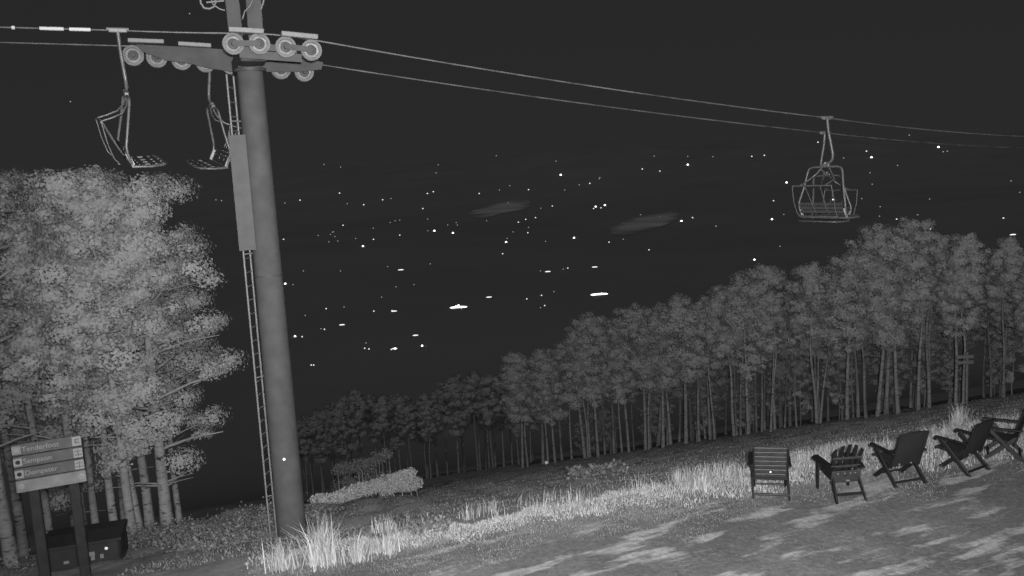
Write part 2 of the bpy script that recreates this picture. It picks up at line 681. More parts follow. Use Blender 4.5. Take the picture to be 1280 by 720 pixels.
# ------------------------------------------------------------------ trees
def aspen_meshes(seed, H, cb, cr, nbr, nleaf, leaf, tr, bare=2, drop=0.0):
    """one aspen: pale trunk with limbs (one mesh) and a crown of leaf clumps (one mesh), base at origin"""
    g = np.random.default_rng(seed)
    t = MB()
    ph1, ph2 = g.uniform(0, 6.28, 2)
    am = g.uniform(.06, .16)

    def axis(z):
        q = z / H
        return np.array([am * math.sin(q * 5 + ph1) * q * 1.6 + .10 * math.sin(q * 11 + ph2) * q, am * math.cos(q * 4 + ph2) * q * 1.6, z])

    ks = 13
    zs = [-.4] + [H * .97 * i / (ks - 1) for i in range(ks)]
    pts = [axis(max(z, 0)) + np.array([0, 0, min(z, 0)]) for z in zs]
    rad = [tr * 1.25] + [tr * (1.15 if i == 0 else 1) * (1 - .86 * (i / (ks - 1)) ** 1.15) for i in range(ks)]
    t.tube(pts, rad, 8)
    C, OUT = [], []
    ctrs = []
    golden = 2.4
    a0 = g.uniform(0, 6.28)
    for i in range(nbr):
        q = (i + .5) / nbr
        zb = cb + (H * .96 - cb) * q ** .9
        prof = math.sin(math.pi * min(1, (.13 + .87 * q)) ** .85) ** .65 * .95 + .12
        L = cr * prof * g.uniform(.75, 1.15)
        a = a0 + i * golden + g.normal(0, .35)
        rise = g.uniform(.1, .5) + .45 * q
        p0 = axis(zb)
        d = np.array([math.cos(a), math.sin(a), rise])
        p1 = p0 + d * L * .5 + np.array([0, 0, -.03])
        p2 = p0 + d * L + np.array([0, 0, -.12 * L])
        r0 = max(.012, tr * .33 * (1 - .6 * q))
        t.tube([p0, p1, p2], [r0, r0 * .7, r0 * .25], 5, caps=False)
        for f, sg in ((.5, .34), (.8, .38), (1.02, .34)):
            if g.uniform() < drop:
                continue
            c = p0 + (p2 - p0) * f + g.normal(0, .12 * cr, 3)
            ctrs.append((c, sg * cr * g.uniform(.55, .95)))
        # side twigs
        for _ in range(2):
            aa = a + g.choice([-1, 1]) * g.uniform(.5, 1.1)
            s0 = p0 + (p2 - p0) * g.uniform(.35, .8)
            s1 = s0 + np.array([math.cos(aa), math.sin(aa), g.uniform(0, .7)]) * L * g.uniform(.25, .5)
            t.tube([s0, s1], [r0 * .4, r0 * .15], 4, caps=False)
            ctrs.append((s1, .22 * cr * g.uniform(.6, 1.0)))
    for i in range(5):
        ctrs.append((axis(H * (.93 + .015 * i)) + g.normal(0, .12 * cr, 3), .2 * cr))
    # bare dead limbs under the crown
    for i in range(bare):
        zb = cb * g.uniform(.55, .98)
        a = g.uniform(0, 6.28)
        L = cr * g.uniform(.4, .9)
        p0 = axis(zb)
        d = np.array([math.cos(a), math.sin(a), g.uniform(-.05, .35)])
        t.tube([p0, p0 + d * L * .5 + [0, 0, .04], p0 + d * L], [tr * .2, tr * .13, tr * .04], 5, caps=False)
    wts = np.array([s ** 2 for _, s in ctrs])
    wts /= wts.sum()
    for (c, s), w in zip(ctrs, wts):
        k = max(6, int(nleaf * w))
        p = g.normal(size=(k, 3))
        p /= np.linalg.norm(p, axis=1)[:, None]
        ax_ = axis(min(max(c[2], 0), H))
        od = np.array([c[0] - ax_[0], c[1] - ax_[1], .15 * cr])
        OUT.append(p * .75 + od / (np.linalg.norm(od) + 1e-6) * .55)
        p *= (g.uniform(0, 1, (k, 1)) ** .45) * s
        p[:, 2] *= .72
        C.append(c + p)
    C = np.vstack(C)
    V, Fq = leaf_cards(C, np.full(len(C), leaf), g, np.vstack(OUT))
    return t.mesh('trunk', M['bark']), np_mesh('crown', V, Fq, M['leaf'])


def plant(trunk, crown, x, y, rz, s, label, group, tilt=(0, 0), sink=.05, cat='tree'):
    o = empty('aspen_tree', (x, y, tz(x, y) - sink), rz)
    o.rotation_euler = (tilt[0], tilt[1], rz)
    o.scale = (s, s, s)
    link('trunk', trunk, o)
    link('crown', crown, o)
    tag(o, label, cat, group)
    return o


ORD = ['first', 'second', 'third', 'fourth', 'fifth', 'sixth', 'seventh', 'eighth', 'ninth', 'tenth', 'eleventh', 'twelfth', 'thirteenth', 'fourteenth',
       'fifteenth', 'sixteenth', 'seventeenth', 'eighteenth', 'nineteenth', 'twentieth', 'twenty-first', 'twenty-second', 'twenty-third', 'twenty-fourth', 'twenty-fifth', 'twenty-sixth']


def left_grove():
    # near aspens: height 10, fine leaves
    A = [aspen_meshes(101, 10, 4.2, 1.75, 24, 37800, .08, .17, 3, .14),
         aspen_meshes(102, 10, 3.4, 1.6, 26, 25200, .075, .13, 5, .14),
         aspen_meshes(103, 10, 2.3, 2.15, 28, 42000, .08, .19, 6, .14),
         aspen_meshes(104, 10, 5.0, 1.7, 22, 33600, .08, .14, 3, .14)]
    L = [  # base px, distance, scale, variant, rz, lean (x tilt, y tilt), label
        (12, 21.0, 1.05, 0, .3, (0, -.03), 'thick pale aspen trunk at the picture edge beside the trail sign'),
        (62, 25.5, 1.15, 1, 2.0, (0, .0), 'aspen behind the trail sign, trunk between its two posts'),
        (103, 23.4, 1.03, 0, 4.1, (0, -.035), 'aspen rising just behind the far post of the trail sign'),
        (123, 26.5, .93, 3, 1.2, (0, .0), 'thinnest aspen stem in the gap just beside the trail sign'),
        (146, 22.6, .92, 1, 5.2, (0, -.05), 'leaning aspen whose trunk meets the top of the dark utility cabinet'),
        (168, 22.0, .96, 3, .9, (0, -.02), 'straight pale aspen just beside the dark utility cabinet'),
        (176, 22.8, .96, 1, 3.3, (0, .05), 'slender aspen leaning the other way beside the cabinet, crossing its neighbour'),
        (190, 25.4, 1.06, 3, 2.6, (0, 0), 'dim aspen trunk set back between two brighter ones near the clearing'),
        (212, 23.2, .925, 2, 1.9, (0, -.012), 'outermost stout aspen facing the lift tower, limbs reaching toward it'),
        (-55, 22.5, 1.14, 0, 1.4, (0, 0), 'aspen with its trunk outside the view, its crown filling the upper corner'),
        (-120, 24.5, 1.25, 2, .2, (0, 0), 'farthest out aspen of the grove, only crown edge showing'),
        (28, 28.5, 1.26, 3, 3.8, (0, 0), 'tall aspen deep behind the trail sign'),
        (98, 29.5, .97, 2, .5, (0, 0), 'aspen deep in the grove with its crown under the empty chairlift seat'),
        (160, 29.0, .98, 0, 2.3, (0, 0), 'aspen deep in the grove behind the dark utility cabinet'),
        (228, 27.0, .87, 1, 4.4, (0, 0), 'smaller aspen filling the grove edge behind the stout outermost one'),
    ]
    for px, d, s, v, rz, tilt, lab in L:
        p = P(px, 680, d)
        plant(*A[v], p.x, p.y, rz, s, lab, 'aspens of the near grove', tilt)


left_grove()


def forests():
    A = [aspen_meshes(201, 8.6, 4.3, 1.3, 26, 13500, .105, .095, 2, .04), aspen_meshes(202, 8.6, 3.6, 1.4, 28, 14000, .105, .105, 3, .04),
         aspen_meshes(203, 8.6, 4.8, 1.2, 23, 12000, .105, .08, 1, .04), aspen_meshes(204, 8.6, 3.8, 1.55, 28, 15000, .105, .12, 3, .04),
         aspen_meshes(205, 8.6, 4.9, 1.15, 23, 11500, .105, .085, 2, .04)]
    g = np.random.default_rng(21)
    # the edge of the right-hand wood, from its downhill end up to the terrace
    a, b = Vector((-.7, 58.5, 0)), Vector((22.6, 37.0, 0))
    n_front = 26

    def crown_line(p):                              # the wood is tallest near its upper end, then drops away
        return float(np.interp(640 + F_PX * p.x / p.y, [600, 1060, 1130, 1175, 1225, 1300], [1.0, .99, 1.12, 1.06, .92, .70]))

    e = (b - a)
    nrm = Vector((-e.y, e.x, 0)).normalized()
    if nrm.y < 0:
        nrm = -nrm
    k = 0
    for i in range(n_front):
        q = (i + g.uniform(-.48, .48)) / (n_front - 1)
        p = a + e * q + nrm * abs(g.normal(0, .8))
        plant(*A[int(g.integers(0, 5))], p.x, p.y, g.uniform(0, 6.28), g.uniform(.8, 1.06) * crown_line(p),
              f'{ORD[i]} front-row aspen of the big wood, counted uphill from its lower end', 'front aspens of the big wood', (g.normal(0, .03), g.normal(0, .035)))
    for row in range(1, 7):
        n = 17
        for i in range(n):
            q = (i + .5 * (row % 2) + g.uniform(-.35, .35)) / (n - 1)
            p = a + e * (q * 1.06 + .02 * row) + nrm * (row * 2.1 + g.normal(0, .5))
            plant(*A[int(g.integers(0, 5))], p.x, p.y, g.uniform(0, 6.28), g.uniform(.82, 1.12) * (1.0 + .006 * row) * crown_line(p),
                  f'slim aspen in the {ORD[row]} row behind the front of the big wood', f'aspens in the {ORD[row]} inner row of the big wood', (g.normal(0, .03), g.normal(0, .035)))
    young = aspen_meshes(210, 4.2, .9, .95, 16, 5200, .095, .04, 0)
    for i in range(20):
        q = (i + g.uniform(-.4, .4)) / 19
        p = a + e * q + nrm * g.uniform(4.0, 9.5)
        plant(*young, p.x, p.y, g.uniform(0, 6.28), g.uniform(.6, 1.05), 'young leafy aspen in the shade between the trunks of the big wood', 'young aspens under the big wood', (g.normal(0, .03), g.normal(0, .03)))
    # dim wood across the run, farther down
    for row in range(4):
        n = 12
        for i in range(n):
            px = 352 + (i + .5 * (row % 2) + g.uniform(-.3, .3)) * 27
            d = 88 + row * 3.4 + g.normal(0, .8) - (px - 500) * .012
            p = P(px, 600, d)
            hs = 1.07 + .12 * math.sin(px * .045) + g.normal(0, .04)
            plant(*A[int(g.integers(0, 5))], p.x, p.y, g.uniform(0, 6.28), hs + .04 * row,
                  (f'{ORD[i]} dim front aspen across the run, counted from the lift tower' if row == 0 else f'dim aspen in the {ORD[row]} row behind the wood across the run'),
                  'dim aspens across the run' if row == 0 else f'dim aspens {ORD[row]} row back across the run')


forests()


def shrub(name, pts, size, n, leaf, matl, label, cat, g):
    """bush: leaf clumps round a chain of points, with woody stems"""
    o = empty(name, (pts[0][0], pts[0][1], tz(pts[0][0], pts[0][1])))
    base = Vector(o.location)
    C = []
    for (x, y, z, r) in pts:
        c = np.array([x - base.x, y - base.y, z - base.z])
        p = g.normal(size=(n, 3))
        p /= np.linalg.norm(p, axis=1)[:, None]
        p *= (g.uniform(0, 1, (n, 1)) ** .4) * r
        C.append(c + p * np.array([1, 1, size]))
        gz = tz(x, y) - base.z - .1
        if len(pts) < 8 or g.uniform() < .3:
            st = MB()
            st.tube([(c[0] + .05, c[1], gz), (c[0], c[1] + .03, (gz + c[2]) / 2), tuple(c)], [.03, .022, .01], 5)
            st.build('stem', M['bark'], o)
    V, Fq = leaf_cards(np.vstack(C), np.full(n * len(pts), leaf), g)
    link('foliage', np_mesh('foliage', V, Fq, matl), o)
    tag(o, label, cat)
    return o


g5 = np.random.default_rng(5)


def chain(pa, pb, n, r, lift):
    a, b = hit(*pa), hit(*pb)
    out = []
    for i in range(n):
        p = a.lerp(b, i / (n - 1))
        out.append((p.x, p.y, tz(p.x, p.y) + lift, r * g5.uniform(.85, 1.15)))
    return out


lo = []
for i in range(44):
    q = i / 43
    p = P(398 + 116 * q, 631 - 39 * q, 25.5 + 4 * q + g5.normal(0, .1))
    z = max(p.z, tz(p.x, p.y) + .12)
    lo.append((p.x, p.y, z + g5.normal(0, .03), .27 * g5.uniform(.8, 1.12)))
    if z - tz(p.x, p.y) > .4:
        lo.append((p.x + .1, p.y + .3, (z + tz(p.x, p.y)) / 2, .3))
shrub('brush_row', lo, .85, 400, .05, M['brush'], 'long pale brush row lying on the slope beside the lift tower', 'brush', g5)
up = []
for i in range(16):
    q = i / 15
    p = P(422 + 64 * q, 589 - 19 * q, 33 + g5.normal(0, .4))
    gz_ = tz(p.x, p.y)
    up.append((p.x, p.y, p.z + g5.normal(0, .1), .3 * g5.uniform(.6, 1.3)))
    up.append((p.x + g5.normal(0, .2), p.y + .5, gz_ + (p.z - gz_) * g5.uniform(.15, .7), .34 * g5.uniform(.7, 1.3)))
shrub('sapling_row', up, .8, 230, .06, M['shrub'], 'smaller, dimmer row of leafy saplings just above the long brush row', 'saplings', g5)
p = hit(745, 598)
shrub('low_shrub', [(p.x + dx, p.y + dy, tz(p.x + dx, p.y + dy) + .15, .35) for dx, dy in ((-.5, 0), (0, .2), (.5, .1))], .6, 260, .09, M['shrub'],
      'low pale shrub alone on the slope below the big wood', 'shrub', g5)
p = hit(520, 668)
shrub('low_shrub', [(p.x, p.y, tz(p.x, p.y) + .1, .22), (p.x + .35, p.y + .1, tz(p.x, p.y) + .1, .25)], .6, 200, .06, M['shrub'],
      'small weedy shrub just below the grass lip in mid slope', 'shrub', g5)

# ------------------------------------------------------------------ chairlift
LD = Vector((.93, .367, 0)).normalized()          # line direction, uphill side to downhill side
NRM = Vector((-LD.y, LD.x, 0))                    # away from the camera
NEAR0 = P(345, 60, 18.0)
FAR0 = NEAR0 + NRM * 2.55


def on_plane(px, py, p0=NEAR0):
    v = ray(px, py)
    t = (p0 - CAM).dot(NRM) / v.dot(NRM)
    return CAM + v * t


def nearp(px, py):
    return on_plane(px, py, NEAR0)


def farp(px, py):
    return on_plane(px, py, FAR0)


def build_tower():
    base = P(367, 684, 19.0)
    top = P(312, 84, 19.0)
    ax = Vector((base.x, base.y, 0))
    bz = tz(base.x, base.y)
    T = empty('lift_tower', (base.x, base.y, bz))
    tag(T, 'tall steel chairlift tower with ladder, crossarm and two sheave trains', 'lift tower')
    H = top.z - bz
    O = Vector(T.location)
    # vertical offset between the two sightings is taken up by a slight lean of the tower
    lean = Vector((top.x - base.x, top.y - base.y, 0))

    def A(z):                                     # axis in tower coordinates
        return lean * (z / H) + Vector((0, 0, z))
    m = MB()
    m.tube([A(-.6), A(H * .33), A(H * .66), A(H - .02)], [.325, .31, .29, .27], 32)
    tube = m.build('mast', M['steel'], T)
    for z, rr, hgt in ((.05, .40, .03), (H - .07, .33, .03), (H * .58, .302, .012)):
        m = MB()
        m.lathe(A(z), (0, 0, 1), [(0, -hgt), (rr, -hgt), (rr, hgt), (0, hgt)], 32)
        m.build('flange', M['steel_dark'], T)
    m = MB()
    m.lathe(A(2.06) + Vector((.06, -.325, 0)), (.2, -1, 0), [(.032, -.05), (.032, .012), (0, .018)], 14)
    m.build('reflector', M['white'], T)
    # ladder on the side of the mast
    sight = Vector((base.x, base.y, 0)).normalized()
    rgt = Vector((sight.y, -sight.x, 0))
    m = MB()
    ra = lambda z: A(z) - rgt * .475 - sight * .14
    rb = lambda z: A(z) - rgt * .345 + sight * .18
    z0, z1 = .05, H - .15
    for f in (ra, rb):
        m.tube([f(z0), f(H * .5), f(z1)], .022, 8)
    z = z0 + .15
    while z < z1:
        m.tube([ra(z), rb(z)], .013, 6)
        z += .3
    for z in (1.2, 3.9, 6.6, 9.4):
        for f in (ra, rb):
            m.tube([f(z), A(z) - rgt * .24 + (f(z) - A(z)).normalized() * .02], .016, 6)
    m.build('ladder', M['galv'], T)
    m = MB()
    za, zb = H * (1 - (302 - 84) / 600.), H * (1 - (164 - 84) / 600.)
    f0, f1 = A(za) - rgt * .375 - sight * .25, A(zb) - rgt * .375 - sight * .25
    m.obox((f0 + f1) / 2, rgt, sight, f1 - f0, .165, .012, (f1 - f0).length / 2)
    g0, g1 = f0 - rgt * .165 + sight * .2, f1 - rgt * .165 + sight * .2
    m.obox((g0 + g1) / 2, sight, rgt, g1 - g0, .2, .010, (g1 - g0).length / 2)
    m.build('ladder_guard', M['steel_dark'], T)
    # crossarm, end-on to the viewer
    c0 = Vector((top.x, top.y, 0))
    dn = (NEAR0 - top).dot(NRM)
    df = (FAR0 - top).dot(NRM)
    zc = top.z + .17
    m = MB()
    ca = c0 + NRM * (dn + .28) + Vector((0, 0, zc)) - O
    cb = c0 + NRM * (df - .2) + Vector((0, 0, zc - .05)) - O
    m.bar(ca, cb, .52, .34, bev=.03)
    m.build('crossarm', M['steel_dark'], T)
    m = MB()
    m.bar(c0 + Vector((0, 0, top.z - .03)) - O, c0 + Vector((0, 0, zc - .171)) - O, .5, .5, up=NRM)
    m.build('mast_head', M['steel_dark'], T)
    # lifting frame above the crossarm
    for (xa, ya), (xb, yb), w in (((289, -8), (295, 47), .27), ((316, -8), (320, 49), .30)):
        m = MB()
        q0 = on_plane(xb, yb, NEAR0 + NRM * .42) - O
        q1 = on_plane(xa, ya, NEAR0 + NRM * .42) - O
        m.bar(q0, q1 + (q1 - q0).normalized() * .5, w, .12, up=NRM, bev=.012)
        m.build('frame_post', M['steel'], T)
    m = MB()
    q0 = on_plane(283, -30, NEAR0 + NRM * .42) - O
    q1 = on_plane(330, -26, NEAR0 + NRM * .42) - O
    m.bar(q0, q1, .2, .2)
    m.build('frame_beam', M['steel'], T)
    cpt = lambda x, y, k=.42: on_plane(x, y, NEAR0 + NRM * k) - O      # cable loops beside the frame
    for rad_, k_, px_ in ((.022, .42, [(250, -6), (251, 4), (255, 10), (262, 11), (268, 8), (270, 2), (267, -5)]), (.016, .5, [(262, -8), (266, 5), (274, 11), (281, 13)]),
                          (.02, .35, [(258, 3), (268, 2), (280, 1)]), (.014, .3, [(303, 24), (306, 14), (312, 8), (318, -4)]), (.02, .3, [(326, 12), (329, 4), (331, -6)])):
        m = MB()
        m.tube([cpt(x_, y_, k_) for x_, y_ in px_], rad_, 6)
        m.build('cable_loop', M['galv'], T)

    def sheave(c, r, parent):
        s = MB()
        w = .055
        prof = [(r * .18, -w - .03), (r * .2, -w - .02), (r * .22, -w * .55), (r * .44, -w * .45), (r * .5, -w * .6), (r * .62, -w * .85),
                (r * .72, -w * .6), (r * .76, -w), (r, -w), (r * 1.0, -w * .5), (r * .9, 0), (r, w * .5), (r, w), (r * .2, w), (r * .18, w + .02)]
        mis = [2, 2, 2, 2, 1, 1, 0, 0, 0, 0, 0, 0, 2, 2]
        s.lathe(c, NRM, prof, 28, mis)
        s.lathe(Vector(c) - NRM * (w + .03), NRM, [(0, 0), (r * .18, 0)], 14, [2])
        return s.build('sheave', [M['rubber'], M['rim'], M['steel_dark']], parent)

    # near sheave train: four wheels, their cheek bars, two boards above the rope
    tr = empty_part('sheave_train', T)
    for px, py in ((291.5, 55), (324, 55), (357, 59), (389, 63)):
        sheave(nearp(px, py) - O, .205, tr)
    m = MB()
    for (a_, b_) in (((291, 55), (324, 55)), ((357, 59), (389, 63))):
        m.bar(nearp(*a_) - O - NRM * .10, nearp(*b_) - O - NRM * .10, .012, .11, up=(0, 0, 1))
    m.bar(nearp(322, 57) - O + NRM * .09, nearp(372, 62) - O + NRM * .09, .03, .13)
    m.bar(nearp(300, 66) - O + NRM * .12, nearp(378, 72) - O + NRM * .12, .05, .16)
    m.build('equalizer_bar', M['steel_dark'], tr)
    for a_, b_ in (((285, 38), (329, 40.5)), ((350.5, 43), (396, 47.5))):
        m = MB()
        m.bar(nearp(*a_) - O - NRM * .09, nearp(*b_) - O - NRM * .09, .16, .1, bev=.012)
        m.build('walkway_board', M['galv'], tr)
    # far sheave train: a long tapered beam with eight wheels
    tf = empty_part('sheave_train', T)
    for px, py in ((166.5, 69.5), (196, 72), (227, 75), (257, 78), (289, 81), (319, 84), (351, 87), (380, 90)):
        sheave(farp(px, py) - O, .215, tf)
    m = MB()
    poly = [(170, 57), (226, 60), (292, 64), (345, 70), (402, 79), (400, 88), (372, 91), (335, 91), (290, 91), (262, 87), (238, 81), (208, 77), (178, 66)]
    m.prism([farp(x, y) - O - NRM * .13 for x, y in poly], -NRM * .06)
    m.build('sheave_beam', M['steel'], tf)
    for a_, b_ in (((160, 53), (205, 54.5)), ((222, 57), (263, 59.5))):
        m = MB()
        m.bar(farp(*a_) - O - NRM * .26, farp(*b_) - O - NRM * .26, .16, .09, bev=.012)
        m.build('walkway_board', M['galv'], tf)
    return T


def empty_part(name, parent):
    o = bpy.data.objects.new(name, None)
    COL.objects.link(o)
    o.parent = parent
    o.empty_display_size = .1
    return o


build_tower()


def sag(a, b, n, s):
    return [a.lerp(b, i / n) - Vector((0, 0, 4 * s * (i / n) * (1 - i / n))) for i in range(n)]


def ropes():
    # near rope
    ext = lambda f, px1, py1, px2, py2, L: f(px2, py2) + (f(px2, py2) - f(px1, py1)).normalized() * L
    n1, n2, n3, n4 = nearp(147, 38), nearp(290, 41.5), nearp(392, 50), nearp(1035, 147.5)
    a0 = n1 + (nearp(0, 34) - n1).normalized() * 9
    far_end = nearp(1330, 172)
    pts = sag(a0, n1, 4, 0.0) + sag(n1, n2, 4, .01) + sag(n2, n3, 4, -.04) + sag(n3, n4, 14, .09) + sag(n4, far_end, 12, .1) + [far_end]
    o = empty('haul_rope', tuple(n1))
    m = MB()
    m.tube([p - n1 for p in pts], .018, 8)
    m.build('rope', M['rope'], o)
    for xa, xb in ((48, 78), (85, 112), (14, 18)):
        m = MB()
        f = lambda x: nearp(147, 38).lerp(nearp(0, 34), (147 - x) / 147.) - n1
        m.tube([f(xa), f(xb)], .034, 8)
        m.build('splice_sleeve', M['sleeve'], o)
    tag(o, 'nearer steel haul rope with two pale splice sleeves, over the front sheaves', 'rope', 'haul ropes of the chairlift')
    f1, f2, f3, f4 = farp(0, 53), farp(158, 57.5), farp(383, 78), farp(1031, 166)
    a0 = f2 + (f1 - f2).normalized() * 16
    far_end = farp(1330, 186)
    pts = sag(a0, f2, 4, 0) + sag(f2, f3, 6, -.03) + sag(f3, f4, 14, .09) + sag(f4, far_end, 12, .1) + [far_end]
    o = empty('haul_rope', tuple(f2))
    m = MB()
    m.tube([p - f2 for p in pts], .018, 8)
    m.build('rope', M['rope'], o)
    tag(o, 'farther, lower steel haul rope passing behind the mast', 'rope', 'haul ropes of the chairlift')


ropes()


def lift_chair():
    """chair hung from its grip at the origin, facing +Y, the sitter's right at +X; 2.7 m from rope to seat"""
    T = empty('chairlift_chair')
    m = MB()
    m.bar((0, -.17, .01), (0, .17, .01), .07, .085, bev=.015)
    m.tube([(0, -.2, .03), (0, .2, .03)], .033, 10)
    m.build('grip', M['galv'], T)
    m = MB()
    m.tube([(0, 0, 0), (.03, .01, -.35), (.10, .03, -.72), (.13, .045, -.92), (.11, .05, -1.05), (.03, .05, -1.13), (-.08, .05, -1.155), (-.17, .05, -1.16)],
           [.036, .036, .036, .036, .034, .034, .034, .034], 10)
    m.build('hanger', M['tube'], T)
    CX = -.12                                       # the carriage hangs centred under the rope's foot
    m = MB()
    m.bar((CX - .14, .05, -1.2), (CX + .14, .05, -1.2), .09, .08, bev=.015)
    m.tube([(CX, .05, -1.12), (CX, .05, -1.24)], .05, 10)
    m.build('pivot', M['tube'], T)
    m = MB()
    hw, hb = .55, .73
    pts = []
    for sx in (-1, 1):
        side = [(CX + sx * .04, .05, -1.235), (CX + sx * (hw - .14), .05, -1.245), (CX + sx * (hw - .04), .045, -1.28), (CX + sx * hw, .035, -1.38), (CX + sx * (hw + .08), -.04, -1.8), (CX + sx * hb, -.11, -2.16),
                (CX + sx * hb, -.10, -2.3), (CX + sx * (hb - .03), -.03, -2.52)]
        m.tube(side, .027, 10)
    m.build('bail', M['tube'], T)
    m = MB()
    # seat: rounded outline tube plus slats with gaps
    out = [(CX - .74, -.02, -2.56), (CX - .78, .30, -2.565), (CX - .72, .55, -2.55), (CX - .5, .62, -2.545), (CX + .5, .62, -2.545), (CX + .72, .55, -2.55), (CX + .78, .30, -2.565), (CX + .74, -.02, -2.56)]
    m.tube(out, .024, 8)
    m.tube([(CX - .74, -.02, -2.56), (CX + .74, -.02, -2.56)], .024, 8)
    for x in (-.36, 0, .36):
        m.tube([(CX + x, -.02, -2.575), (CX + x, .61, -2.565)], .018, 6)
    m.build('seat_frame', M['tube'], T)
    m = MB()
    for y in (.06, .17, .36, .50):
        w = .74 if y < .4 else .66
        m.box((CX, y, -2.54), (w, .042, .012), 0, .006)
    m.build('seat', M['seat'], T)
    m = MB()
    for z, y in ((-2.20, -.155), (-2.30, -.135), (-2.40, -.11)):
        m.obox((CX, y, z), (1, 0, 0), (0, 1, -.2), (0, .2, 1), .68, .012, .042, 0, .006)
    m.build('backrest', M['seat'], T)
    for sx in (-1, 1):                              # side arm plates, pale and worn
        m = MB()
        m.obox((CX + sx * .70, -.06, -2.42), (0, .45, -1), (0, 1, .45), (1, 0, 0), .13, .035, .02, 0, .01)
        m.build('arm_plate', M['pale'], T)
    m = MB()                                        # raised safety bar
    for sx in (-1, 1):
        x = CX + sx * .40
        m.tube([(CX + sx * .12, .06, -1.27), (CX + sx * .25, .01, -1.42), (x, -.10, -1.56), (x, -.30, -1.64), (x, -.50, -1.70)], .020, 8)
    m.tube([(CX - .62, -.50, -1.70), (CX + .62, -.50, -1.70)], .020, 8)
    m.build('safety_bar', M['tube'], T)
    m = MB()
    for sx in (-1, 1):
        x = CX + sx * .62
        m.tube([(x, -.50, -1.70), (x + .02 * sx, -.43, -2.1), (x, -.34, -2.40), (x - .02 * sx, -.24, -2.52)], .014, 6)
        m.tube([(CX + sx * .24, -.46, -1.71), (CX + sx * .2, -.2, -2.25), (CX + sx * .2, -.08, -2.46)], .014, 6)
    m.tube([(CX - .60, -.26, -2.51), (CX + .60, -.26, -2.51)], .016, 6)
    m.build('footrest', M['tube'], T)
    return T


def hang(o, pos, heading, label, swing=0.0, size=1.0):
    """heading: angle of the facing direction measured from +X"""
    o.location = pos
    o.rotation_euler = (0, swing, heading - math.pi / 2)
    o.scale = (size,) * 3
    tag(o, label, 'chairlift chair', 'empty chairs on the chairlift')


LA = math.atan2(LD.y, LD.x)
c1 = lift_chair()
hang(c1, nearp(147, 38.5), LA + R(7), 'empty chairlift chair seen side-on above the near aspens', R(9), .96)
c2 = copy_tree(c1)
hang(c2, nearp(1034, 148), LA + R(10), 'empty chairlift chair hanging over the big wood, nearer of two there')
c3 = copy_tree(c1)
hang(c3, farp(262, 66), LA + math.pi + R(10), 'empty chairlift chair half hidden behind the tower mast and ladder', R(-9), .95)
c4 = copy_tree(c1)
hang(c4, farp(1031, 166.5), LA + math.pi + R(5), 'farther chairlift chair seen through the frame of the nearer one')


